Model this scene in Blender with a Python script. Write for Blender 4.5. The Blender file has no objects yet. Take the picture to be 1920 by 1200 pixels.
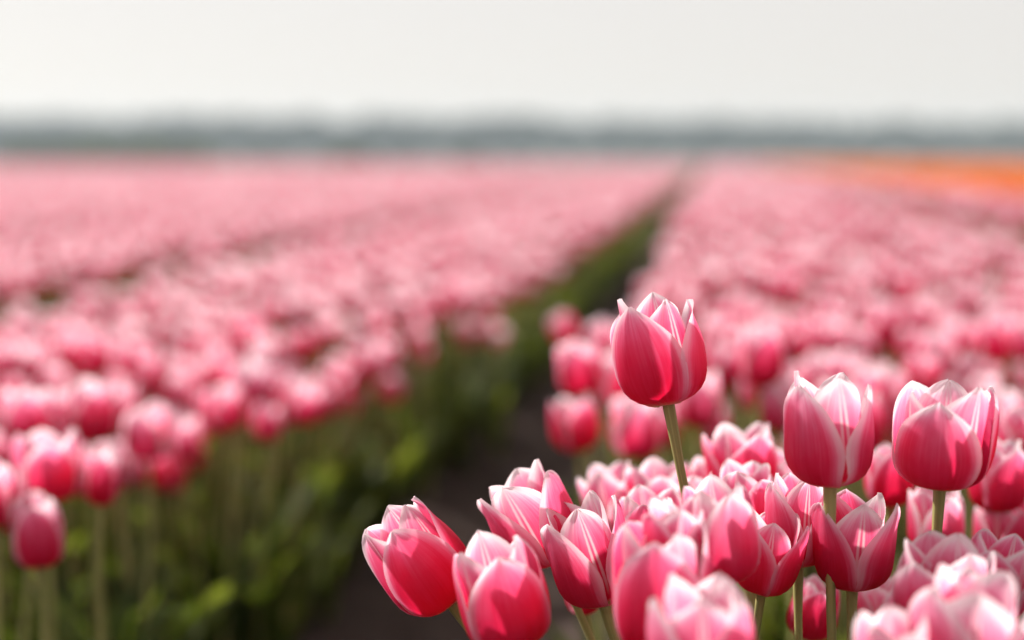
import bpy, math, random
import numpy as np
from mathutils import Matrix, Vector, Euler

R = math.radians
random.seed(7)
scene = bpy.context.scene
COL = scene.collection

# ------------------------------------------------------------------ camera
CAM_H = 0.72                      # metres above the soil
F_PX = 1920 * 50.0 / 36.0         # focal length in photograph pixels
YAW = math.atan(368 / F_PX)
PITCH = math.atan(301 / F_PX)
cam_data = bpy.data.cameras.new('camera')
cam_data.lens = 50
cam_data.sensor_width = 36
cam_data.clip_start = 0.03
cam_data.clip_end = 3000
cam_data.dof.use_dof = True
cam_data.dof.focus_distance = 0.85
cam_data.dof.aperture_fstop = 2.05
cam_data.dof.aperture_blades = 0
cam = bpy.data.objects.new('camera', cam_data)
COL.objects.link(cam)
cam.location = (0, 0, CAM_H)
cam.rotation_euler = (R(90) - PITCH, 0, YAW)
scene.camera = cam
CAM_M = Matrix.Translation((0, 0, CAM_H)) @ Euler((R(90) - PITCH, 0, YAW)).to_matrix().to_4x4()
CAM_I = CAM_M.inverted()

# ------------------------------------------------------------------ sky, sun, exposure
SUN_AZ = R(-62)       # 0 = along the rows (+Y), negative = to the left
SUN_EL = R(40)
world = bpy.data.worlds.new('World')
scene.world = world
world.use_nodes = True
wn = world.node_tree
wn.nodes.clear()
w_out = wn.nodes.new('ShaderNodeOutputWorld')
w_bg = wn.nodes.new('ShaderNodeBackground')
w_sky = wn.nodes.new('ShaderNodeTexSky')
w_sky.sky_type = 'NISHITA'
w_sky.sun_disc = False
w_sky.sun_elevation = SUN_EL
w_sky.sun_rotation = SUN_AZ
w_sky.altitude = 0
w_sky.air_density = 1.0
w_sky.dust_density = 2.0
w_sky.ozone_density = 1.0
w_hsv = wn.nodes.new('ShaderNodeHueSaturation')
w_hsv.inputs['Saturation'].default_value = 0.45
w_bg.inputs['Strength'].default_value = 0.07
wn.links.new(w_sky.outputs[0], w_hsv.inputs['Color'])
w_mix = wn.nodes.new('ShaderNodeMix')          # thin bright veil that evens the sky out
w_mix.data_type = 'RGBA'
w_mix.inputs[0].default_value = 0.80
w_mix.inputs[7].default_value = (5.65, 5.3, 5.0, 1)
wn.links.new(w_hsv.outputs[0], w_mix.inputs[6])
wn.links.new(w_mix.outputs[2], w_bg.inputs['Color'])
wn.links.new(w_bg.outputs[0], w_out.inputs['Surface'])

sun_data = bpy.data.lights.new('sun', 'SUN')
sun_data.energy = 4.0
sun_data.angle = R(3.0)
sun_data.color = (1.0, 0.935, 0.86)
sun = bpy.data.objects.new('sun', sun_data)
COL.objects.link(sun)
sd = Vector((math.sin(SUN_AZ) * math.cos(SUN_EL), math.cos(SUN_AZ) * math.cos(SUN_EL), math.sin(SUN_EL)))
sun.rotation_euler = sd.to_track_quat('Z', 'Y').to_euler()
sun.location = sd * 50

scene.view_settings.view_transform = 'Standard'
scene.view_settings.look = 'None'
scene.view_settings.gamma = 1.0
scene.view_settings.exposure = 1.12
scene.view_settings.use_curve_mapping = False
scene.cycles.use_denoising = True
scene.cycles.use_adaptive_sampling = True
scene.cycles.adaptive_threshold = 0.02
scene.cycles.max_bounces = 5
scene.cycles.transmission_bounces = 6
scene.cycles.diffuse_bounces = 3
scene.cycles.volume_bounces = 1
scene.cycles.volume_step_rate = 4

# ------------------------------------------------------------------ helpers
def pixel_point(px, py, depth):
    """World point at the given depth along the lens axis."""
    return CAM_M @ Vector(((px - 960) / F_PX * depth, (600 - py) / F_PX * depth, -depth))

def project(p):
    q = CAM_I @ Vector(p)
    d = -q.z
    if d < 1e-3:
        return None
    return 960 + q.x / d * F_PX, 600 - q.y / d * F_PX, d

def link(name, mesh, mat=None, parent=None):
    o = bpy.data.objects.new(name, mesh)
    COL.objects.link(o)
    if mat is not None and mesh is not None and not mesh.materials:
        mesh.materials.append(mat)
    if parent is not None:
        o.parent = parent
    return o

def tag(o, label=None, category=None, group=None, kind=None):
    if label: o['label'] = label
    if category: o['category'] = category
    if group: o['group'] = group
    if kind: o['kind'] = kind
    return o

def mesh_from(name, verts, faces, uvs=None, rim=None, smooth=True):
    m = bpy.data.meshes.new(name)
    m.from_pydata([tuple(v) for v in verts], [], faces)
    if uvs is not None:
        lay = m.uv_layers.new(name='UVMap')
        idx = np.empty(len(m.loops), dtype=np.int32)
        m.loops.foreach_get('vertex_index', idx)
        lay.data.foreach_set('uv', np.asarray(uvs, dtype=np.float32)[idx].ravel())
        if rim is not None:
            lay = m.uv_layers.new(name='Rim')
            lay.data.foreach_set('uv', np.asarray(rim, dtype=np.float32)[idx].ravel())
    if smooth:
        m.polygons.foreach_set('use_smooth', [True] * len(m.polygons))
    m.update()
    return m

def smooth01(a, b, x):
    t = min(1.0, max(0.0, (x - a) / (b - a)))
    return t * t * (3 - 2 * t)

# ------------------------------------------------------------------ materials
class Nodes:
    def __init__(self, name):
        self.mat = bpy.data.materials.new(name)
        self.mat.use_nodes = True
        self.t = self.mat.node_tree
        self.t.nodes.clear()
        self.out = self.t.nodes.new('ShaderNodeOutputMaterial')
    def n(self, kind, **kw):
        nd = self.t.nodes.new(kind)
        for k, v in kw.items():
            setattr(nd, k, v)
        return nd
    def put(self, sock, val):
        if isinstance(val, bpy.types.NodeSocket):
            self.t.links.new(val, sock)
        else:
            sock.default_value = val
    def math(self, op, a, b=0.0, c=0.0, clamp=False):
        nd = self.n('ShaderNodeMath', operation=op, use_clamp=clamp)
        for i, v in enumerate((a, b, c)):
            self.put(nd.inputs[i], v)
        return nd.outputs[0]
    def step(self, x, a, b, lo=0.0, hi=1.0):
        nd = self.n('ShaderNodeMapRange', interpolation_type='SMOOTHSTEP')
        self.put(nd.inputs['Value'], x)
        for k, v in (('From Min', a), ('From Max', b), ('To Min', lo), ('To Max', hi)):
            self.put(nd.inputs[k], v)
        return nd.outputs['Result']
    def mix(self, fac, a, b, mode='MIX'):
        nd = self.n('ShaderNodeMix', data_type='RGBA', blend_type=mode)
        self.put(nd.inputs[0], fac)
        self.put(nd.inputs[6], a)
        self.put(nd.inputs[7], b)
        return nd.outputs[2]
    def ramp(self, fac, stops):
        nd = self.n('ShaderNodeValToRGB')
        el = nd.color_ramp.elements
        while len(el) < len(stops):
            el.new(0.5)
        for e, (p, c) in zip(el, stops):
            e.position = p
            e.color = (*c, 1)
        self.put(nd.inputs[0], fac)
        return nd.outputs[0]
    def noise(self, vec, scale, detail=3.0, rough=0.5):
        nd = self.n('ShaderNodeTexNoise')
        if vec is not None:
            self.put(nd.inputs['Vector'], vec)
        nd.inputs['Scale'].default_value = scale
        nd.inputs['Detail'].default_value = detail
        nd.inputs['Roughness'].default_value = rough
        return nd.outputs[0]
    def xyz(self, x, y, z):
        nd = self.n('ShaderNodeCombineXYZ')
        for i, v in enumerate((x, y, z)):
            self.put(nd.inputs[i], v)
        return nd.outputs[0]

def petal_material(name, orange=False, lines=0.0, tip=1.15, rimw=0.58, cool=0.0):
    N = Nodes(name)
    uv = N.n('ShaderNodeUVMap', uv_map='UVMap')
    sep = N.n('ShaderNodeSeparateXYZ')
    N.put(sep.inputs[0], uv.outputs[0])
    U = N.math('MULTIPLY_ADD', sep.outputs[0], 2.0, -1.0)
    V = sep.outputs[1]
    au = N.math('ABSOLUTE', U)
    info = N.n('ShaderNodeObjectInfo')
    rnd = info.outputs['Random']
    rz = N.math('MULTIPLY', rnd, 37.0)
    streak = N.noise(N.xyz(N.math('MULTIPLY', U, 9.0), N.math('MULTIPLY', V, 0.9), rz), 1.0, 4.0, 0.6)
    fine = N.noise(N.xyz(N.math('MULTIPLY', U, 34.0), N.math('MULTIPLY', V, 1.6), rz), 1.0, 3.0, 0.6)
    blotch = N.noise(N.xyz(U, N.math('MULTIPLY', V, 1.6), rz), 2.2, 2.0)
    ruv = N.n('ShaderNodeUVMap', uv_map='Rim')
    rsep = N.n('ShaderNodeSeparateXYZ')
    N.put(rsep.inputs[0], ruv.outputs[0])
    vv = N.math('MULTIPLY', N.math('MAXIMUM', N.math('SUBTRACT', V, 0.28), 0.0), tip)
    edge = N.step(rsep.outputs[0], 0.0, N.math('MULTIPLY', N.math('MULTIPLY_ADD', streak, 0.9, N.math('MULTIPLY_ADD', rnd, 0.45, 0.35)), rimw), 1.0, 0.0)
    edge = N.math('MULTIPLY', N.math('POWER', edge, 1.35), N.step(V, 0.05, 0.45, 0.50, 0.82))
    d = N.math('SQRT', N.math('ADD', N.math('MULTIPLY', edge, edge), N.math('MULTIPLY', vv, vv)))
    d = N.math('ADD', d, N.math('MULTIPLY_ADD', streak, 0.30, -0.15))
    d = N.math('ADD', d, N.math('MULTIPLY_ADD', fine, 0.24, -0.12))
    d = N.math('ADD', d, N.math('MULTIPLY_ADD', blotch, 0.24, -0.12))
    d = N.math('ADD', d, N.math('MULTIPLY_ADD', rnd, 0.20, -0.08))
    tone = N.n('ShaderNodeAttribute', attribute_type='OBJECT', attribute_name='tone')
    d = N.math('ADD', d, tone.outputs['Fac'])
    if orange:
        col = N.ramp(d, [(0.0, (0.80, 0.10, 0.01)), (0.4, (0.85, 0.17, 0.02)), (0.7, (0.88, 0.27, 0.04)), (1.0, (0.9, 0.42, 0.10))])
    else:
        col = N.ramp(d, [(0.0, (0.68, 0.010, 0.060)), (0.25, (0.76, 0.040, 0.135)), (0.47, (0.81, 0.150, 0.290)),
                         (0.66, (0.85, 0.35, 0.49)), (0.84, (0.89, 0.63, 0.72)), (1.0, (0.91, 0.84, 0.86))])
    if cool:
        col = N.mix(cool, col, (0.86, 0.30, 0.56, 1), 'SOFT_LIGHT')
    # pale cream foot of the petal
    foot = N.step(N.math('ADD', V, N.math('MULTIPLY_ADD', streak, 0.10, -0.05)), 0.04, 0.19, 1.0, 0.0)
    col = N.mix(foot, col, (0.80, 0.74, 0.46, 1))
    # twin pale lines along the midrib of the inner petals
    off = N.math('SUBTRACT', au, 0.055)
    line = N.step(N.math('ABSOLUTE', off), 0.010, 0.045, 1.0, 0.0)
    line = N.math('MULTIPLY', line, N.step(V, 0.18, 0.40))
    line = N.math('MULTIPLY', line, lines)
    if not orange:
        col = N.mix(line, col, (0.88, 0.70, 0.74, 1))
    deep = N.mix(1.0, col, col, 'MULTIPLY')
    tcol = N.mix(0.18, col, deep)
    hgt = N.math('ADD', N.math('MULTIPLY', fine, 0.6), N.math('MULTIPLY', streak, 0.6))
    bump = N.n('ShaderNodeBump')
    bump.inputs['Strength'].default_value = 0.45
    bump.inputs['Distance'].default_value = 0.0012
    N.put(bump.inputs['Height'], hgt)
    p = N.n('ShaderNodeBsdfPrincipled')
    N.put(p.inputs['Base Color'], col)
    p.inputs['Roughness'].default_value = 0.5
    p.inputs['Specular IOR Level'].default_value = 0.28
    p.inputs['Sheen Weight'].default_value = 0.0
    N.put(p.inputs['Normal'], bump.outputs[0])
    tr = N.n('ShaderNodeBsdfTranslucent')
    N.put(tr.inputs['Color'], tcol)
    mx = N.n('ShaderNodeMixShader')
    mx.inputs[0].default_value = 0.62
    N.t.links.new(p.outputs[0], mx.inputs[1])
    N.t.links.new(tr.outputs[0], mx.inputs[2])
    N.t.links.new(mx.outputs[0], N.out.inputs['Surface'])
    return N.mat

def leafy_material(name, c0, c1, c2, trans=0.35, rough=0.45, vein=22.0):
    N = Nodes(name)
    uv = N.n('ShaderNodeUVMap', uv_map='UVMap')
    sep = N.n('ShaderNodeSeparateXYZ')
    N.put(sep.inputs[0], uv.outputs[0])
    info = N.n('ShaderNodeObjectInfo')
    rz = N.math('MULTIPLY', info.outputs['Random'], 41.0)
    veins = N.noise(N.xyz(N.math('MULTIPLY', sep.outputs[0], vein), N.math('MULTIPLY', sep.outputs[1], 1.5), rz), 1.0, 3.0)
    big = N.noise(N.xyz(sep.outputs[0], N.math('MULTIPLY', sep.outputs[1], 3.0), rz), 1.6, 3.0)
    f = N.math('ADD', N.math('MULTIPLY', veins, 0.5), N.math('MULTIPLY', big, 0.6))
    f = N.math('ADD', f, N.math('MULTIPLY_ADD', info.outputs['Random'], 0.3, -0.2))
    col = N.ramp(f, [(0.25, c0), (0.55, c1), (0.85, c2)])
    bump = N.n('ShaderNodeBump')
    bump.inputs['Strength'].default_value = 0.2
    bump.inputs['Distance'].default_value = 0.001
    N.put(bump.inputs['Height'], veins)
    p = N.n('ShaderNodeBsdfPrincipled')
    N.put(p.inputs['Base Color'], col)
    p.inputs['Roughness'].default_value = rough
    p.inputs['Specular IOR Level'].default_value = 0.2
    N.put(p.inputs['Normal'], bump.outputs[0])
    tr = N.n('ShaderNodeBsdfTranslucent')
    N.put(tr.inputs['Color'], N.mix(1.0, col, (1.5, 1.5, 0.5, 1), 'MULTIPLY'))
    mx = N.n('ShaderNodeMixShader')
    mx.inputs[0].default_value = trans
    N.t.links.new(p.outputs[0], mx.inputs[1])
    N.t.links.new(tr.outputs[0], mx.inputs[2])
    N.t.links.new(mx.outputs[0], N.out.inputs['Surface'])
    return N.mat

def ground_material(name, stops, scale, bump_d, rough=0.95):
    N = Nodes(name)
    tc = N.n('ShaderNodeTexCoord')
    a = N.noise(tc.outputs['Object'], scale, 6.0, 0.65)
    b = N.noise(tc.outputs['Object'], scale * 0.13, 3.0)
    f = N.math('ADD', N.math('MULTIPLY', a, 0.65), N.math('MULTIPLY', b, 0.4))
    col = N.ramp(f, stops)
    bump = N.n('ShaderNodeBump')
    bump.inputs['Strength'].default_value = 0.8
    bump.inputs['Distance'].default_value = bump_d
    N.put(bump.inputs['Height'], a)
    p = N.n('ShaderNodeBsdfPrincipled')
    N.put(p.inputs['Base Color'], col)
    p.inputs['Roughness'].default_value = rough
    p.inputs['Specular IOR Level'].default_value = 0.15
    N.put(p.inputs['Normal'], bump.outputs[0])
    N.t.links.new(p.outputs[0], N.out.inputs['Surface'])
    return N.mat

M_PETAL = petal_material('tulip_petal', tip=0.90, rimw=0.50, cool=0.22)
M_MASS = petal_material('field_tulip_petal', tip=1.22, rimw=0.56)
M_PETAL_IN = petal_material('tulip_inner_petal', lines=0.8, tip=1.08, cool=0.22)
M_ORANGE = petal_material('orange_tulip_petal', True)
M_STEM = leafy_material('tulip_stem', (0.20, 0.20, 0.07), (0.35, 0.33, 0.13), (0.48, 0.41, 0.20), 0.10, 0.5, 6.0)
M_LEAF = leafy_material('tulip_leaf', (0.036, 0.056, 0.014), (0.080, 0.108, 0.030), (0.18, 0.19, 0.065), 0.52, 0.6)
M_TREE = leafy_material('tree_leaf', (0.014, 0.026, 0.018), (0.024, 0.040, 0.026), (0.040, 0.058, 0.036), 0.2, 0.6)
M_BUSH = leafy_material('bush_leaf', (0.05, 0.07, 0.02), (0.08, 0.11, 0.03), (0.12, 0.14, 0.045), 0.3, 0.6)
M_BARK = ground_material('bark', [(0.3, (0.035, 0.028, 0.02)), (0.7, (0.09, 0.07, 0.05))], 9.0, 0.02)
M_SOIL = ground_material('soil', [(0.30, (0.026, 0.017, 0.014)), (0.55, (0.056, 0.038, 0.033)), (0.8, (0.10, 0.073, 0.064))], 60.0, 0.010)
M_MEADOW = ground_material('meadow_grass', [(0.3, (0.05, 0.07, 0.02)), (0.7, (0.11, 0.13, 0.04))], 1.5, 0.05)

# ------------------------------------------------------------------ ground
FIELD_END = 95.0
BEDS = [(-0.16, 1.00)]               # x ranges of the planted beds; the camera leans over this one
while BEDS[-1][1] < 60:
    BEDS.append((BEDS[-1][1] + 0.42, BEDS[-1][1] + 1.55))
_x = -0.49
while _x > -80:
    BEDS.insert(0, (_x - 1.08, _x))
    _x -= 1.46
BED_LO = np.array([b[0] for b in BEDS])
BED_HI = np.array([b[1] for b in BEDS])
def in_bed(x):
    """Distance inside the nearest bed edge (negative on a path)."""
    return float(np.max(np.minimum(x - BED_LO, BED_HI - x)))
def soil_height(x, y):
    d = in_bed(x)
    return -0.028 * smooth01(0.06, -0.10, d)
def build_ground():
    rs = np.random.RandomState(3)
    xs = np.concatenate([[-900, -300, -100, -40, -15, -6], np.linspace(-4, 3.2, 181), [6, 15, 40, 100, 300, 900]])
    ys = np.concatenate([[-60, -10, -2], np.linspace(0, 9, 180), np.geomspace(9.6, 100, 26), [160, 300, 500, 900]])
    base = rs.rand(len(ys), len(xs)) - 0.5
    clump = np.kron(rs.rand(len(ys) // 4 + 1, len(xs) // 4 + 1) - 0.5, np.ones((4, 4)))[:len(ys), :len(xs)]
    V, F = [], []
    nx = len(xs)
    for j, y in enumerate(ys):
        for i, x in enumerate(xs):
            near = -4 <= x <= 3.2 and 0 <= y <= 9
            z = (soil_height(x, y) + 0.012 * base[j, i] + 0.018 * clump[j, i]) if near else -0.02
            V.append((x, y, z))
    for j in range(len(ys) - 1):
        for i in range(nx - 1):
            a = j * nx + i
            F.append((a, a + 1, a + nx + 1, a + nx))
    tag(link('ground', mesh_from('ground', V, F), M_SOIL), kind='structure')
    # meadow beyond the bulb field, a sheet lying just above the soil
    me = mesh_from('meadow', [(-890, FIELD_END + 3, -0.012), (890, FIELD_END + 3, -0.012), (890, 890, -0.012), (-890, 890, -0.012)], [(0, 1, 2, 3)], smooth=False)
    tag(link('meadow', me, M_MEADOW), kind='structure')
build_ground()

# ------------------------------------------------------------------ tulip geometry
def petal_arrays(rnd, L=0.072, W=0.0215, th1=88, th2=100, th3=100, r0=0.0035, Rc=0.025, nu=10, nv=14,
                 wav=1.0, point=0.62, skew=0.0, th0=4, wrap=1.06, shrink=1.0):
    """One petal, outward direction is -Y, axis Z, foot at the origin."""
    vs = [0.5 * (1 - math.cos(math.pi * (k / nv) ** 0.92)) for k in range(nv + 1)]
    vs = [0.35 * (k / nv) + 0.65 * v for k, v in enumerate(vs)]
    prof, r, z, pv = [], r0, 0.0, 0.0
    for v in vs:
        steps = 6
        for s in range(steps):
            q = pv + (v - pv) * (s + 0.5) / steps
            th = th0 + (th1 - th0) * smooth01(-0.05, 0.47, q)
            th += (th2 - th1) * smooth01(0.38, 0.85, q) + (th3 - th2) * smooth01(0.82, 1.0, q)
            ds = (v - pv) * L / steps
            r += math.cos(R(th)) * ds
            z += math.sin(R(th)) * ds
        pv = v
        prof.append((r, z))
    ph1, ph2, ph3 = (rnd.uniform(0, 6.28) for _ in range(3))
    V, UV, F, RIM = [], [], [], []
    for k, v in enumerate(vs):
        if v < 0.46:
            sh = 0.30 + 0.70 * math.sin(math.pi / 2 * v / 0.46)
        else:
            t = (v - 0.46) / 0.54
            sh = max(0.0, 1 - t ** 1.9) ** point
        wv = W * max(sh, 0.03)
        r, z = prof[k]
        r *= shrink
        rc = max(0.008, min(Rc, r * wrap + 0.0015))
        for i in range(nu + 1):
            u = 2 * i / nu - 1
            uu = math.copysign(abs(u) ** 0.9, u)
            a = uu * wv / rc
            a = max(-1.45, min(1.45, a))
            x = rc * math.sin(a)
            rr = r - rc * (1 - math.cos(a))
            # rim ripple, soft keel along the midrib
            rim = abs(u) ** 3
            rr += wav * 0.0016 * rim * math.sin(v * 9 + ph1 + (2 if u > 0 else 0)) * smooth01(0.2, 0.6, v)
            rr -= 0.0007 * math.exp(-(u / 0.10) ** 2) * smooth01(0.1, 0.4, v)
            rr += 0.0011 * math.sin(u * 4 + ph2) * math.sin(v * 5 + ph3)
            rr += 0.0005 * math.sin(u * 11 + ph3) * math.sin(v * 8 + ph1) * smooth01(0.15, 0.5, v)
            zz = z + wav * 0.0010 * rim * math.sin(v * 14 + ph2)
            x += skew * 0.010 * v * v
            # tiny nick at the very tip
            V.append((x, -rr, zz))
            UV.append(((u + 1) / 2, v))
            RIM.append(((1 - abs(u)) * sh, 0.0))
    w = nu + 1
    for k in range(nv):
        for i in range(nu):
            a = k * w + i
            F.append((a, a + 1, a + w + 1, a + w))
    return V, F, UV, RIM

def tube_arrays(pts, radii, n=8):
    V, F, UV = [], [], []
    for k, p in enumerate(pts):
        p = Vector(p)
        t = (Vector(pts[min(k + 1, len(pts) - 1)]) - Vector(pts[max(k - 1, 0)])).normalized()
        s = t.cross(Vector((0, 1, 0.01))).normalized()
        q = t.cross(s)
        for i in range(n):
            a = 2 * math.pi * i / n
            V.append(p + (s * math.cos(a) + q * math.sin(a)) * radii[k])
            UV.append((abs(2 * i / n - 1), k / (len(pts) - 1)))
    for k in range(len(pts) - 1):
        for i in range(n):
            F.append((k * n + i, k * n + (i + 1) % n, (k + 1) * n + (i + 1) % n, (k + 1) * n + i))
    return V, F, UV

def stem_arrays(top, axis, sway, n=8, rings=16, rad=0.0034):
    """Curved stalk from the soil (0,0,0) up to the foot of the bloom, arriving along the bloom axis."""
    top = Vector(top)
    p0 = Vector((0, 0, -0.02))
    p1 = Vector((top.x * 0.35 + sway[0], top.y * 0.35 + sway[1], top.z * 0.45))
    p2 = top - Vector(axis) * (top.z * 0.38)
    pts, rad_l = [], []
    for k in range(rings + 1):
        t = k / rings
        pts.append(p0 * (1 - t) ** 3 + p1 * 3 * t * (1 - t) ** 2 + p2 * 3 * t * t * (1 - t) + top * t ** 3)
        kx = math.sin(t * 7 + top.x * 90) * 0.0016 * math.sin(math.pi * t)
        pts[-1] = pts[-1] + Vector((kx, 0, 0))
        rad_l.append(rad * (1.25 - 0.33 * t + 0.05 * math.sin(t * 11 + top.y * 80) + 0.40 * smooth01(0.93, 1.0, t)))
    return tube_arrays(pts, rad_l, n)

def leaf_arrays(rnd, L=0.24, W=0.024, rise=80, droop=55, nu=4, nv=10, twist=0.5):
    """Broad strap leaf rising from the soil and arching over towards -Y."""
    V, F, UV = [], [], []
    y = -0.008
    z = -0.01
    tw0 = rnd.uniform(-twist, twist)
    ph = rnd.uniform(0, 6.28)
    lat = 0.0
    for k in range(nv + 1):
        v = k / nv
        th = R(rise - droop * v ** 1.6)
        if k:
            y -= math.cos(th) * L / nv
            z += math.sin(th) * L / nv
        sh = 0.45 + 0.55 * math.sin(math.pi / 2 * min(1, v / 0.4))
        if v > 0.4:
            sh = max(0.02, 1 - ((v - 0.4) / 0.6) ** 1.9)
        w = W * sh
        tw = tw0 * v
        lat = 0.012 * math.sin(v * 3 + ph) * v
        nrm = Vector((0, math.sin(th), math.cos(th)))
        side = Vector((math.cos(tw), 0, 0)) + nrm * math.sin(tw)
        for i in range(nu + 1):
            u = 2 * i / nu - 1
            fold = 0.55 * w * u * u * (1 - 0.7 * v) + 0.004 * math.sin(v * 11 + ph + u * 2) * abs(u)
            p = Vector((lat, y, z)) + side * (u * w) + nrm * fold
            V.append(p)
            UV.append(((u + 1) / 2, v))
    q = nu + 1
    for k in range(nv):
        for i in range(nu):
            a = k * q + i
            F.append((a, a + 1, a + q + 1, a + q))
    return V, F, UV

def bloom_petals(rnd, openness, res, wav=1.0):
    """Six petals (arrays, turn in degrees): three outer, three inner."""
    nu, nv = res
    out = []
    for k in range(6):
        inner = k >= 3
        o = openness + rnd.uniform(-0.12, 0.12)
        th2 = (98 if inner else 103) - (12 if inner else 18) * o
        out.append((petal_arrays(rnd, L=(0.0775 if inner else 0.0755) * rnd.uniform(0.96, 1.04),
                                 W=(0.0262 if inner else 0.0264) * rnd.uniform(0.94, 1.06),
                                 th1=rnd.uniform(86, 90) - 3 * o + (3 if inner else 0), th2=th2, th3=th2 + rnd.uniform(-2, 14),
                                 r0=0.0022 if inner else 0.0036, th0=10 if inner else 2, wrap=0.90 if inner else 0.92, shrink=0.84 if inner else 1.0, Rc=0.030 if inner else 0.033,
                                 nu=nu, nv=nv, wav=wav * rnd.uniform(0.3, 0.9), point=rnd.uniform(0.62, 0.84),
                                 skew=rnd.uniform(-0.5, 0.5)),
                    (k % 3) * 120 + (60 if inner else 0) + rnd.uniform(-9, 9)))
    return out

# ------------------------------------------------------------------ single tulips
LEAF_POOL = []
_r = random.Random(11)
for k in range(10):
    a = leaf_arrays(_r, L=_r.uniform(0.19, 0.29), W=_r.uniform(0.018, 0.030), rise=_r.uniform(76, 88), droop=_r.uniform(15, 75))
    m = mesh_from('leaf', *a)
    m.materials.append(M_LEAF)
    LEAF_POOL.append(m)
BLOOM_POOL = []
for k in range(9):
    _r = random.Random(100 + k)
    set_ = []
    for arr, turn in bloom_petals(_r, [0.25, 0.5, 0.1, 0.7, 0.35, 0.9, 0.0, 0.55, 0.3][k], (6, 9)):
        m = mesh_from('petal', *arr)
        m.materials.append(M_PETAL if len(set_) < 3 else M_PETAL_IN)
        set_.append((m, turn))
    BLOOM_POOL.append(set_)

def make_tulip(label, group, foot, soil, axis, spin, scale, rnd, petals, leaves=2, sway=(0, 0), tone=0.0):
    """foot: world point where bloom meets stem; soil: (x, y) where the plant leaves the ground."""
    root = link('tulip', None)
    g = Vector((soil[0], soil[1], soil_height(*soil)))
    root.location = g
    tag(root, label, 'tulip', group)
    top = Vector(foot) - g
    st = mesh_from('stem', *stem_arrays(top, axis, sway, rad=0.0031 * scale))
    link('stem', st, M_STEM, root)
    q = Vector((0, 0, 1)).rotation_difference(Vector(axis))
    base = Matrix.Translation(top) @ q.to_matrix().to_4x4() @ Matrix.Rotation(R(spin), 4, 'Z') @ Matrix.Scale(scale, 4)
    for m, turn in petals:
        o = link('petal', m, None, root)
        o['tone'] = tone
        o.matrix_local = base @ Matrix.Rotation(R(turn), 4, 'Z')
    a0 = rnd.uniform(0, 360)
    for k in range(leaves):
        o = link('leaf', rnd.choice(LEAF_POOL), None, root)
        o.matrix_local = Matrix.Rotation(R(a0 + k * 150 + rnd.uniform(-30, 30)), 4, 'Z') @ Matrix.Scale(rnd.uniform(0.85, 1.15), 4)
    return root

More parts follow.
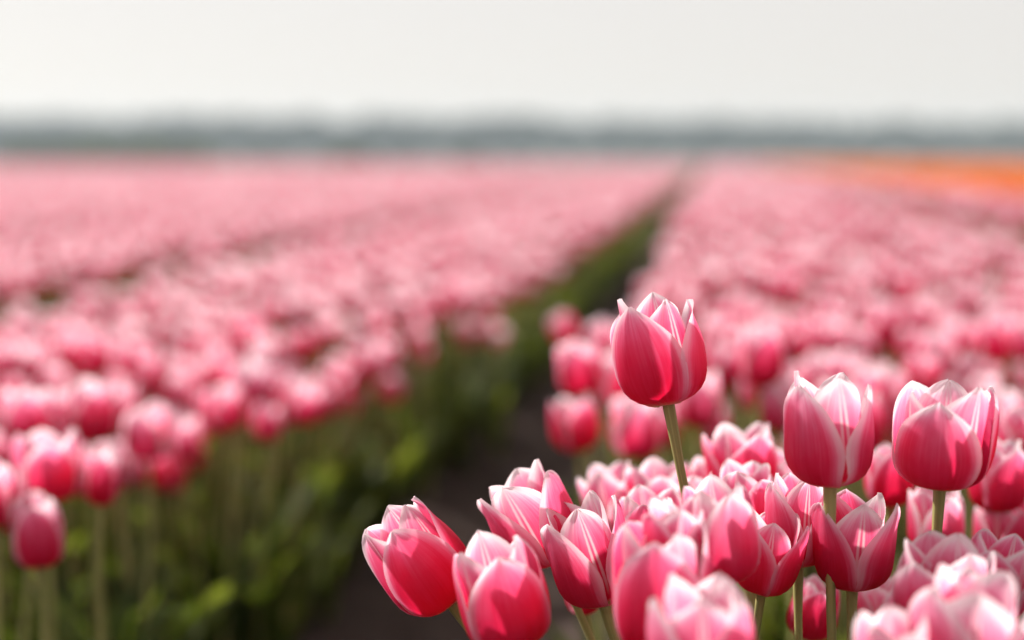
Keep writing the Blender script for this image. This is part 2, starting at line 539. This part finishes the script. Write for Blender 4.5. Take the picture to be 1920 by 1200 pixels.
# label, foot pixel x, y, depth, bloom height in pixels, lean to the left, lean to the lens, spin, openness, stem slope
HEROES = [
 # sharp and near-sharp tulips of the bed beside the camera
 ('tall solitary pink tulip standing high above the others beside the dark path', 1253, 757, .86, 202, 11, -2, -20, 0.35, .34, 1.0),
 ('large sharp pink tulip on long pale stem left of the widest sharp tulip', 1556, 910, .83, 207, 2, 0, -38, 0.4, .09, 1.0),
 ('widest sharp pink tulip, rightmost of the three tall ones above the clump', 1762, 913, .83, 196, 0, 3, -15, 0.75, -.16, 1.16),
 ('sharp pink tulip leaning far out over the dark soil path', 846, 1130, .85, 205, 36, 3, 4, 0.35, .65, 1.0),
 ('plump pink tulip just right of the one leaning over the path', 968, 1212, .79, 212, 15, 4, 22, 0.4, .35, 1.0),
 ('pink tulip with pointed petals above the pair leaning over the path', 1040, 1052, .89, 178, 25, 2, -55, 0.7, .5, 1.05),
 ('pink tulip with ribbed inner petal between two path-side tulips and the pale cluster', 1132, 1130, .86, 202, 17, 2, -38, 0.6, .4, .9),
 ('soft blurred pink tulip in front of the pale cluster at the picture centre', 1250, 1225, .75, 262, 4, 4, -15, 0.4, .1, .92),
 ('very close blurred pale tulip cut off by the bottom picture edge', 1322, 1330, .69, 245, 2, 4, -62, 0.55, .1, .95),
 ('soft pink tulip with tall rounded petals at the heart of the cluster', 1362, 1090, .79, 190, 8, 2, 14, 0.3, .15, .9),
 ('small sharp pink tulip with one petal flaring out to the right', 1427, 1112, .85, 152, -8, 2, -52, 0.85, .22, .95),
 ('pink tulip with white-lined inner petal half hidden behind the small flared tulip', 1496, 1060, .87, 180, 2, 1, -46, 0.5, .1, .85),
 ('sharp open pink tulip with white-rimmed pointed petals crossed by a long stem', 1598, 1103, .85, 182, 0, 2, -60, 0.85, 0, .98),
 ('pale blurred tulip with frilled petals low at the right', 1772, 1205, .77, 200, 4, 4, -40, 0.75, 0, 1.1),
 ('closest blurred pale pink tulip in the bottom right corner', 1800, 1300, .70, 230, -6, 6, -58, 0.6, 0, 1.15),
 ('blurred pale tulip cropped by the bottom edge beside the corner tulip', 1690, 1345, .69, 200, 6, 4, 10, 0.6, 0, .9),
 ('slightly blurred red pink tulip behind the stem of the wide open tulip', 1752, 1040, 1.0, 128, 0, 2, 20, .5, .05, 1.0),
 ('blurred crimson tulip in the gap between the two largest sharp tulips', 1668, 948, 1.04, 115, 4, 2, 0, .3, 0, 1.0),
 ('blurred pink tulip beneath the petals of the wide open tulip', 1868, 958, 1.03, 136, 0, 2, 22, .45, -.15, .95),
 ('blurred low tulip behind two thin crossing stems at the right', 1872, 1062, 1.04, 128, 2, 2, 44, .5, .1, .9),
 ('blurred pale pink tulip cut by the right picture edge', 1912, 868, 1.18, 105, 0, 2, 22, .5, 0, .95),
 ('pale blurred tulip with upright petals behind the stem of the solitary tulip', 1392, 942, 1.02, 148, 4, 2, 26, .8, .1, 1.1),
 ('pale blurred tulip directly before the lower stem of the solitary tulip', 1240, 1004, 1.03, 140, 6, 3, 12, .8, .1, 1.0),
 ('pale blurred tulip left of the solitary tulip stem', 1160, 1008, 1.06, 140, 10, 3, 40, .75, .2, 1.0),
 ('soft white-pink tulip rising behind the heart of the cluster', 1408, 1030, .93, 162, 5, 2, 44, .6, .1, 1.0),
 ('small soft pale tulip wedged behind the ribbed tulip', 1225, 1068, .92, 148, 6, 2, 8, .65, .2, 1.0),
 ('low dark pink tulip in shade between two stems at the bottom', 1512, 1196, .97, 115, -12, 2, 0, .15, -.1, 1.0),
 ('low pink tulip peeking out behind the path-side stems', 1100, 1150, .96, 92, 12, 2, 18, .2, .3, .9),
 ('low soft pink tulip in shade under the two large sharp tulips', 1655, 1190, 1.0, 110, 4, 2, 40, .4, 0, 1.0),
 ('soft pale tulip in front of the ribbed tulip at cluster centre', 1268, 1085, .76, 150, 2, 4, -50, 0.6, .1, .9),
 ('pale tulip with ragged petals low at the right, beside the frilled one', 1862, 1152, .80, 150, -8, 3, -30, .9, 0, 1.0),
 ('soft pale tulip right below the foot of the solitary tulip stem', 1318, 1030, .96, 138, 5, 2, 12, .6, .1, 1.0),
 ('blurred pale tulip peeping between solitary stem and large centre tulip', 1335, 975, 1.05, 118, 3, 2, 44, .6, .1, 1.0),
 ('blurred pink tulip half hidden left of the large centre tulip foot', 1482, 965, 1.06, 122, 4, 2, -40, .5, 0, 1.0),
 ('blurred tulip half cut by the right picture edge at mid height', 1912, 1020, 1.08, 122, -3, 2, -20, .5, 0, 1.0),
 # blurred path-side edge of the same bed farther back
 ('upper blurred tulip at bed edge left of the solitary tulip', 1095, 740, 1.55, 100, 8, 0, 10, .35, .1, 1.1),
 ('lower blurred tulip at bed edge left of the solitary tulip', 1085, 846, 1.52, 106, 8, 0, 40, .35, .1, 1.05),
 ('blurred tulip directly below the solitary tulip bloom beside its stem', 1192, 858, 1.45, 118, 0, 0, 22, .45, .05, 1.0),
 ('blurred crimson tulip behind the right petal of the solitary tulip', 1312, 800, 1.5, 108, 0, 0, 4, .3, 0, 1.0),
 ('blurred tulip tucked behind the solitary tulip bloom', 1165, 770, 1.6, 100, 4, 0, 30, .4, .05, 1.0),
 ('blurred red pink tulip midway between solitary tulip and the large centre tulip', 1425, 725, 1.5, 112, 0, 0, 12, .3, 0, .95),
 # left bed, its edge facing the path
 ('lowest blurred tulip of the left bed, on a bare stem', 76, 1064, 1.24, 136, 2, 0, 24, .35, .02, .88),
 ('wide open blurred tulip just above the lowest tulip of the left bed', 92, 940, 1.30, 135, 0, 0, 30, .85, 0, 1.12),
 ('slim blurred tulip just right of the wide open one at far left', 190, 948, 1.34, 104, -4, 0, 10, .3, 0, .7),
 ('blurred tulip cut off by the left picture edge', -8, 985, 1.25, 120, 0, 0, 10, .4, 0, .95),
 ('blurred plump tulip cut low at far left under the field edge', 58, 838, 1.55, 112, 0, 0, 22, .4, 0, 1.1),
 ('blurred dark pink tulip second of the row at far left', 172, 830, 1.60, 115, 0, 0, 44, .4, 0, 1.0),
 ('blurred round tulip hanging lowest at the middle of the left bed edge', 280, 862, 1.62, 104, 0, 0, 0, .25, 0, 1.05),
 ('blurred tulip at left bed edge, first right of the round low one', 428, 806, 1.88, 84, 4, 0, 26, .4, 0, 1.1),
 ('small blurred tulip between two others at the left bed edge', 500, 826, 1.95, 72, -6, 0, 10, .3, 0, .95),
 ('small blurred tulip sticking out from left bed over the green leaves', 566, 795, 2.0, 74, -8, 0, 30, .4, 0, 1.1),
 ('tiny blurred tulip at left bed edge farthest out towards the path', 716, 690, 2.6, 58, -6, 0, 10, .35, 0, 1.1),
 ('dim low blurred tulip beneath the outermost one of left bed', 730, 755, 2.6, 54, -6, 0, 10, .3, 0, 1.1),
]
NOMINAL = 0.0672
cam_right = CAM_M.to_3x3() @ Vector((1, 0, 0))
cam_back = CAM_M.to_3x3() @ Vector((0, 0, 1))
occupied = []
TONE = {0: 0.0, 1: 0.07, 2: 0.06, 3: -0.03, 4: -0.03, 8: 0.08, 13: 0.10, 14: 0.10, 15: 0.08, 17: -0.06, 26: -0.05}
for i, (label, px, py, dep, hpx, lean, nod, spin, opn, slope, wide) in enumerate(HEROES):
    rnd = random.Random(500 + i)
    foot = pixel_point(px, py, dep)
    axis = Vector((0, 0, 1)) - cam_right * math.tan(R(lean)) + Vector((0, -1, 0)) * math.tan(R(nod))
    axis.normalize()
    scale = hpx / F_PX * dep / NOMINAL
    petals = []
    res = (12, 18) if dep < 0.95 else (8, 12)
    for arr, turn in bloom_petals(rnd, opn, res):
        V = [(v[0] * wide * 1.12, v[1] * wide * 1.12, v[2]) for v in arr[0]]
        m = mesh_from('petal', V, arr[1], arr[2], arr[3])
        m.materials.append(M_PETAL if len(petals) < 3 else M_PETAL_IN)
        petals.append((m, turn))
    gx = foot.x + slope * foot.z * 0.55
    gy = foot.y + rnd.uniform(-0.02, 0.05)
    if foot.x < -0.4:
        gx = min(foot.x - 0.03, -0.56)
    grp = 'tulips of the bed beside the camera' if foot.x > -0.3 else 'tulips of the left bed'
    make_tulip(label, grp, foot, (gx, gy), axis, spin, scale, rnd, petals, leaves=2 if dep > 0.8 else 1,
               sway=(slope * 0.02, 0), tone=TONE.get(i, rnd.uniform(-0.05, 0.05)))
    occupied.append((foot.x, foot.y))

# ------------------------------------------------------------------ the beds: who stands where
rs = random.Random(21)
spots = []
def frustum(x, y, m=0.0):
    return -0.51 * y - 0.25 - m < x < 0.235 * y + 0.2 + m
y = 1.15
while y < FIELD_END:
    step = 0.071 if y < 12 else (0.092 if y < 35 else 0.125)
    x = -0.58 * y - 0.5
    xmax = 0.30 * y + 0.5
    while x < xmax:
        xx = x + rs.uniform(-0.5, 0.5) * step
        yy = y + rs.uniform(-0.5, 0.5) * step
        x += step
        d = in_bed(xx)
        if d < (0.0 if y < 2.2 else 0.035) - (0.03 if rs.random() < 0.08 else 0):
            continue
        if rs.random() < 0.05:
            continue
        spots.append((xx, yy))
    y += step
def bed_of(x):
    return 0 if x > -0.32 else (-1 if x > -1.8 else -2)
def bloom_z(x):
    b = bed_of(x)
    base = 0.455 if b >= 0 else 0.385
    return base + rs.gauss(0, 0.032)

single, mass, orange = [], [], []
spots.sort(key=lambda s: s[1])
N_SINGLE = 300 - len(HEROES)
for (x, y) in spots:
    b = bed_of(x)
    if x > 2.05:
        orange.append((x, y, bloom_z(x)))
        continue
    if y < 2.0 and any((x - ox) ** 2 + (y - oy) ** 2 < 0.05 ** 2 for ox, oy in occupied):
        continue
    if b >= 0 and y < (1.80 if x < 0.06 else 1.42):
        continue
    if b < 0 and y < 1.45:
        continue
    # keep the clear view on the outermost left-bed tulips
    if b == -1 and y < 2.25 and x > -0.62:
        continue
    if b == -1 and y < 2.9 and x > -0.55:
        continue
    pr = project((x, y, 0.45))
    vis = frustum(x, y, -0.1) and pr and -60 < pr[0] < 1980
    if vis and len(single) < N_SINGLE and y < 6:
        single.append((x, y, bloom_z(x)))
    else:
        if y < 2.6 and not frustum(x, y, 0.5):
            continue
        mass.append((x, y, bloom_z(x)))

PLACES = {
 'right_near': ('blurred pink tulip in the crowd just behind the large sharp tulips', 'blurred tulips behind the sharp ones'),
 'right_far': ('small blurred pink tulip in the crowd beyond the solitary tall tulip', 'small blurred tulips beyond the solitary tulip'),
 'right_edge': ('blurred pink tulip along the path-side edge of the right bed', 'blurred tulips along the right bed edge'),
 'left_edge': ('blurred pink tulip along the edge of the left bed above dark leaves', 'blurred tulips along the left bed edge'),
 'left_near': ('blurred pink tulip inside the left bed near the left picture edge', 'blurred tulips inside the left bed'),
 'left_far': ('small blurred pink tulip farther back inside the left bed', 'small blurred tulips farther back in the left bed'),
}
ORD = ('first second third fourth fifth sixth seventh eighth ninth tenth eleventh twelfth thirteenth fourteenth fifteenth sixteenth '
       'seventeenth eighteenth nineteenth twentieth').split()
def ordinal(n):
    if n < 20:
        return ORD[n]
    tens, u = divmod(n + 1, 10)
    word = ('', '', 'twenty', 'thirty', 'forty', 'fifty')[tens]
    return word + '-' + ORD[u - 1] if u else {'twenty': 'twentieth', 'thirty': 'thirtieth', 'forty': 'fortieth', 'fifty': 'fiftieth'}[word]
ROW = 0.176
row_members = {}
for (x, y, z) in single:
    row_members.setdefault((bed_of(x) >= 0, int((y - 1.15) / ROW)), []).append(x)
row_ids = {side: sorted(k[1] for k in row_members if k[0] == side) for side in (True, False)}
def place_label(x, y):
    side = bed_of(x) >= 0
    r = int((y - 1.15) / ROW)
    xs_ = sorted(row_members[(side, r)], reverse=not side)
    text = 'blurred pink tulip, %s from the path in the %s row behind the sharp tulips' if side else \
           'blurred pink tulip, %s from the path in the %s row of the left bed'
    return text % (ordinal(xs_.index(x)), ordinal(row_ids[side].index(r)))
for i, (x, y, z) in enumerate(single):
    rnd = random.Random(3000 + i)
    b = bed_of(x)
    e = in_bed(x)
    if b >= 0:
        key = 'right_edge' if x < -0.04 else ('right_near' if y < 2.1 else 'right_far')
    else:
        key = 'left_edge' if (b == -1 and x > -0.63) else ('left_near' if y < 2.3 else 'left_far')
    label, grp = PLACES[key]
    label = place_label(x, y)
    lean = Vector((rnd.gauss(0, 0.10), rnd.gauss(0, 0.08), 1))
    if key == 'left_edge': lean.x += 0.08
    if key == 'right_edge': lean.x -= 0.08
    lean.normalize()
    foot = Vector((x + lean.x * 0.15, y + lean.y * 0.1, z - 0.065))
    sx = x - 0.07 if key == 'left_edge' else (x + 0.05 if key == 'right_edge' else x)
    make_tulip(label, grp, foot, (sx, y), lean, rnd.uniform(0, 120), rnd.uniform(0.82, 1.02), rnd, rnd.choice(BLOOM_POOL),
               leaves=3 if b < 0 and e < 0.25 else 2, sway=(rnd.uniform(-.02, .02), rnd.uniform(-.02, .02)), tone=rnd.gauss(0.04, 0.08))

# ------------------------------------------------------------------ the rest of the field, one mass for each colour
def field_plant(name, seed, opn, petal_mat, res, with_green):
    rnd = random.Random(seed)
    V, F, UV, MI, RIM = [], [], [], [], []
    def add(arr, mi, M):
        o = len(V)
        V.extend([tuple(M @ Vector(v)) for v in arr[0]])
        F.extend([tuple(o + q for q in f) for f in arr[1]])
        UV.extend(arr[2])
        RIM.extend(arr[3] if len(arr) > 3 else [(0, 0)] * len(arr[2]))
        MI.extend([mi] * len(arr[1]))
    lean = Vector((rnd.gauss(0, .09), rnd.gauss(0, .07), 1)).normalized()
    foot = Vector((lean.x * .1, lean.y * .1, -0.065))       # origin at the top of the bloom
    B = Matrix.Translation(foot) @ Vector((0, 0, 1)).rotation_difference(lean).to_matrix().to_4x4()
    for arr, turn in bloom_petals(rnd, opn, res):
        add(arr, 0, B @ Matrix.Rotation(R(turn), 4, 'Z'))
    if with_green:
        top = foot - Vector((0, 0, -0.40))
        arr = stem_arrays(top, lean, (0, 0), n=4, rings=4)
        add(arr, 1, Matrix.Translation((0, 0, -0.40)))
        for k in range(with_green):
            add(leaf_arrays(rnd, L=rnd.uniform(.2, .28), W=rnd.uniform(.02, .03), droop=rnd.uniform(20, 70), nu=2, nv=6), 2,
                Matrix.Translation((0, 0, -0.40)) @ Matrix.Rotation(rnd.uniform(0, 6.28), 4, 'Z'))
    m = mesh_from(name, V, F, UV, RIM)
    for q in (petal_mat, M_STEM, M_LEAF):
        m.materials.append(q)
    m.polygons.foreach_set('material_index', MI)
    return bpy.data.objects.new(name, m)

def scatter(name, label, pts, sources, seed, far_sources=None, split=10.0):
    """One object whose points carry instanced plants; beyond `split` metres the lighter plants are used."""
    me = bpy.data.meshes.new(name)
    me.from_pydata(pts, [], [])
    ob = link(name, me)
    tag(ob, label, 'tulips', kind='stuff')
    ng = bpy.data.node_groups.new(name, 'GeometryNodeTree')
    ng.interface.new_socket('Geometry', in_out='INPUT', socket_type='NodeSocketGeometry')
    ng.interface.new_socket('Geometry', in_out='OUTPUT', socket_type='NodeSocketGeometry')
    gi = ng.nodes.new('NodeGroupInput'); go = ng.nodes.new('NodeGroupOutput')
    L = ng.links.new
    def rv(kind, lo, hi, sd):
        n = ng.nodes.new('FunctionNodeRandomValue')
        n.data_type = kind
        ins = [q for q in n.inputs if q.enabled]
        outs = [q for q in n.outputs if q.enabled]
        ins[0].default_value = lo
        ins[1].default_value = hi
        n.inputs['Seed'].default_value = sd
        return outs[0]
    def plants(points, srcs, sd):
        col = bpy.data.collections.new(name + '_plants')
        for q in srcs:
            col.objects.link(q)
        ci = ng.nodes.new('GeometryNodeCollectionInfo')
        ci.inputs['Collection'].default_value = col
        ci.inputs['Separate Children'].default_value = True
        ci.inputs['Reset Children'].default_value = True
        iop = ng.nodes.new('GeometryNodeInstanceOnPoints')
        iop.inputs['Pick Instance'].default_value = True
        L(points, iop.inputs['Points'])
        L(ci.outputs[0], iop.inputs['Instance'])
        L(rv('INT', 0, len(srcs) - 1, sd), iop.inputs['Instance Index'])
        L(rv('FLOAT_VECTOR', (-0.08, -0.08, 0), (0.08, 0.08, 6.28), sd + 1), iop.inputs['Rotation'])
        L(rv('FLOAT', 0.74, 0.94, sd + 2), iop.inputs['Scale'])
        return iop.outputs[0]
    m2p = ng.nodes.new('GeometryNodeMeshToPoints')
    L(gi.outputs[0], m2p.inputs['Mesh'])
    if far_sources:
        pos = ng.nodes.new('GeometryNodeInputPosition')
        sx = ng.nodes.new('ShaderNodeSeparateXYZ')
        cmp_ = ng.nodes.new('ShaderNodeMath')
        cmp_.operation = 'LESS_THAN'
        cmp_.inputs[1].default_value = split
        sg = ng.nodes.new('GeometryNodeSeparateGeometry')
        jn = ng.nodes.new('GeometryNodeJoinGeometry')
        L(pos.outputs[0], sx.inputs[0])
        L(sx.outputs[1], cmp_.inputs[0])
        L(m2p.outputs['Points'], sg.inputs['Geometry'])
        L(cmp_.outputs[0], sg.inputs['Selection'])
        L(plants(sg.outputs[0], sources, seed), jn.inputs[0])
        L(plants(sg.outputs[1], far_sources, seed + 4), jn.inputs[0])
        L(jn.outputs[0], go.inputs[0])
    else:
        L(plants(m2p.outputs['Points'], sources, seed), go.inputs[0])
    md = ob.modifiers.new('scatter', 'NODES')
    md.node_group = ng
    return ob

near_src = [field_plant('tulip_plant', 900 + k, o, M_MASS, (4, 6), 2) for k, o in enumerate([.2, .4, .6, .3, .8, .1, .5, .95])]
far_src = [field_plant('tulip_plant_far', 950 + k, o, M_MASS, (2, 4), 1) for k, o in enumerate([.2, .5, .7, .35, .9])]
org_src = [field_plant('orange_tulip_plant', 980 + k, o, M_ORANGE, (2, 4), 1) for k, o in enumerate([.2, .5, .7, .35])]
scatter('tulip_field', 'blurred mass of pink tulips filling the beds to the far field edge', mass, near_src, 1, far_src)
scatter('orange_tulip_field', 'strip of orange tulips at the far right of the field', orange, org_src, 9)

# loose leaves that close the beds near the soil
def leaf_clump(seed):
    rnd = random.Random(seed)
    V, F, UV = [], [], []
    for k in range(4):
        a = leaf_arrays(rnd, L=rnd.uniform(.20, .34), W=rnd.uniform(.014, .028), rise=rnd.uniform(76, 89), droop=rnd.uniform(5, 75), nu=2, nv=7, twist=1.0)
        M = Matrix.Translation((rnd.uniform(-.03, .03), rnd.uniform(-.03, .03), 0)) @ Matrix.Rotation(rnd.uniform(0, 6.28), 4, 'Z')
        o = len(V)
        V.extend([tuple(M @ v) for v in a[0]])
        F.extend([tuple(o + q for q in f) for f in a[1]])
        UV.extend(a[2])
    m = mesh_from('leaf_clump', V, F, UV)
    m.materials.append(M_LEAF)
    return bpy.data.objects.new('leaf_clump', m)
rl = random.Random(77)
leaf_pts = []
for (bx0, bx1, by0, by1, dens) in ((-1.1, -0.60, 0.9, 4.0, 105), (-0.9, -0.55, 4.0, 9.0, 80), (-1.7, -1.1, 2.0, 4.0, 50), (-0.12, 0.8, 0.85, 3.0, 60)):
    for k in range(int((bx1 - bx0) * (by1 - by0) * dens)):
        leaf_pts.append((rl.uniform(bx0, bx1), rl.uniform(by0, by1), -0.005))
lo = scatter('tulip_leaves', 'dark green tulip leaves crowding the beds below the blooms', leaf_pts, [leaf_clump(40 + k) for k in range(6)], 31)
lo['category'] = 'leaves'

# ------------------------------------------------------------------ trees on the horizon
def crown_mesh(name, seed, n, rx, rz, zc, leaf, mat):
    rnd = random.Random(seed)
    lobes = [(rnd.uniform(-.55, .55) * rx, rnd.uniform(-.55, .55) * rx, zc + rnd.uniform(-.8, .5) * rz, rnd.uniform(.40, .62)) for _ in range(12)]
    V, F, UV = [], [], []
    for k in range(n):
        lx, ly, lz, s = rnd.choice(lobes)
        d = Vector((rnd.gauss(0, 1), rnd.gauss(0, 1), rnd.gauss(0, 1))).normalized() * rnd.random() ** 0.4
        c = Vector((lx + d.x * s * rx, ly + d.y * s * rx, max(0.3, lz + d.z * s * rz)))
        q = Euler((rnd.uniform(0, 6), rnd.uniform(0, 6), rnd.uniform(0, 6))).to_matrix()
        h = leaf * rnd.uniform(.6, 1.3)
        o = len(V)
        for (a, b) in ((-1, -.6), (1, -.6), (1, .6), (-1, .6)):
            V.append(c + q @ Vector((a * h, b * h, 0)))
            UV.append(((a + 1) / 2, (b + 1) / 2))
        F.append((o, o + 1, o + 2, o + 3))
    m = mesh_from(name, V, F, UV, smooth=False)
    m.materials.append(mat)
    return m

def trunk_mesh(seed, h):
    rnd = random.Random(seed)
    V, F, UV = [], [], []
    def limb(pts, radii):
        a = tube_arrays(pts, radii, 6)
        o = len(V)
        V.extend(a[0]); UV.extend(a[2])
        F.extend([tuple(o + q for q in f) for f in a[1]])
    limb([(0, 0, -.2), (.1, 0, h * .3), (0, .15, h * .7)], [.32, .24, .10])
    for k in range(5):
        an = k * 1.26 + rnd.uniform(-.3, .3)
        z0 = h * rnd.uniform(.22, .5)
        limb([(0, 0, z0), (math.cos(an) * 1.4, math.sin(an) * 1.4, z0 + 1.3), (math.cos(an) * 2.6, math.sin(an) * 2.6, z0 + 2.9)], [.14, .09, .04])
    m = mesh_from('trunk', V, F, UV)
    m.materials.append(M_BARK)
    return m

TREES = [(crown_mesh('crown', 60 + k, 2200, 5.6, 4.6, 6.2, 0.42, M_TREE), trunk_mesh(70 + k, 11)) for k in range(4)]
rt = random.Random(5)
def plant_tree(x, y, s, label, grp):
    c, t = TREES[rt.randrange(4)]
    root = link('tree', None)
    root.location = (x, y, -0.02)
    root.rotation_euler = (0, 0, rt.uniform(0, 6.28))
    root.scale = (s * rt.uniform(.9, 1.15), s * rt.uniform(.9, 1.15), s)
    tag(root, label, 'tree', grp)
    link('trunk', t, None, root)
    link('crown', c, None, root)
for k in range(58):
    f = k / 57
    x = -225 + 370 * f
    y = 395 + 150 * f
    plant_tree(x + rt.uniform(-1.5, 1.5), y + rt.uniform(-4, 4), rt.uniform(1.30, 1.42),
               'hazy grey-green tree, %s from the left end of the row along the horizon' % ordinal(k), 'front row of horizon trees')
for k in range(40):
    f = k / 39
    plant_tree(-245 + 400 * f + rt.uniform(-2, 2), 425 + 150 * f + rt.uniform(-6, 6), rt.uniform(1.2, 1.38),
               'hazy tree half hidden behind the row along the horizon', 'back row of horizon trees')
BUSH = [crown_mesh('foliage', 90 + k, 500, 2.4, 1.1, 1.0, 0.2, M_BUSH) for k in range(3)]
def bush(px, dist, s, label, grp):
    x = (px - 1328) / F_PX * dist
    o = link('bush', None)
    o.location = (x, dist, -0.02)
    o.rotation_euler = (0, 0, rt.uniform(0, 6.28))
    o.scale = (s * 1.3, s * 1.3, s)
    tag(o, label, 'bush', grp)
    link('foliage', BUSH[rt.randrange(3)], None, o)
for k, px in enumerate(range(-30, 340, 34)):
    bush(px + rt.uniform(-8, 8), 150, rt.uniform(.9, 1.25), 'low green bush, %s from the left in the hedge before the trees' % ordinal(k), 'hedge bushes at far left')
for k, px in enumerate(range(380, 1000, 60)):
    bush(px + rt.uniform(-20, 20), 175, rt.uniform(.4, .75), 'faint low bush on the far field edge, %s to the right of the hedge' % ordinal(k), 'low bushes along the field edge')
bush(655, 130, 0.7, 'brownish green bush standing alone before the middle of the treeline', None)

# ------------------------------------------------------------------ hazy air
HZ = Nodes('haze_air')
pv = HZ.n('ShaderNodeVolumePrincipled')
pv.inputs['Color'].default_value = (0.74, 0.87, 1.0, 1)
pv.inputs['Density'].default_value = 0.00058
pv.inputs['Anisotropy'].default_value = 0.2
HZ.t.links.new(pv.outputs[0], HZ.out.inputs['Volume'])
x0, x1, y0, y1, z0, z1 = -910, 910, -70, 910, -1.5, 21
hv = [(x0, y0, z0), (x1, y0, z0), (x1, y1, z0), (x0, y1, z0), (x0, y0, z1), (x1, y0, z1), (x1, y1, z1), (x0, y1, z1)]
hf = [(0, 3, 2, 1), (4, 5, 6, 7), (0, 1, 5, 4), (1, 2, 6, 5), (2, 3, 7, 6), (3, 0, 4, 7)]
tag(link('haze', mesh_from('haze', hv, hf, smooth=False), HZ.mat), 'pale bright haze lying over the far field and trees', kind='stuff')
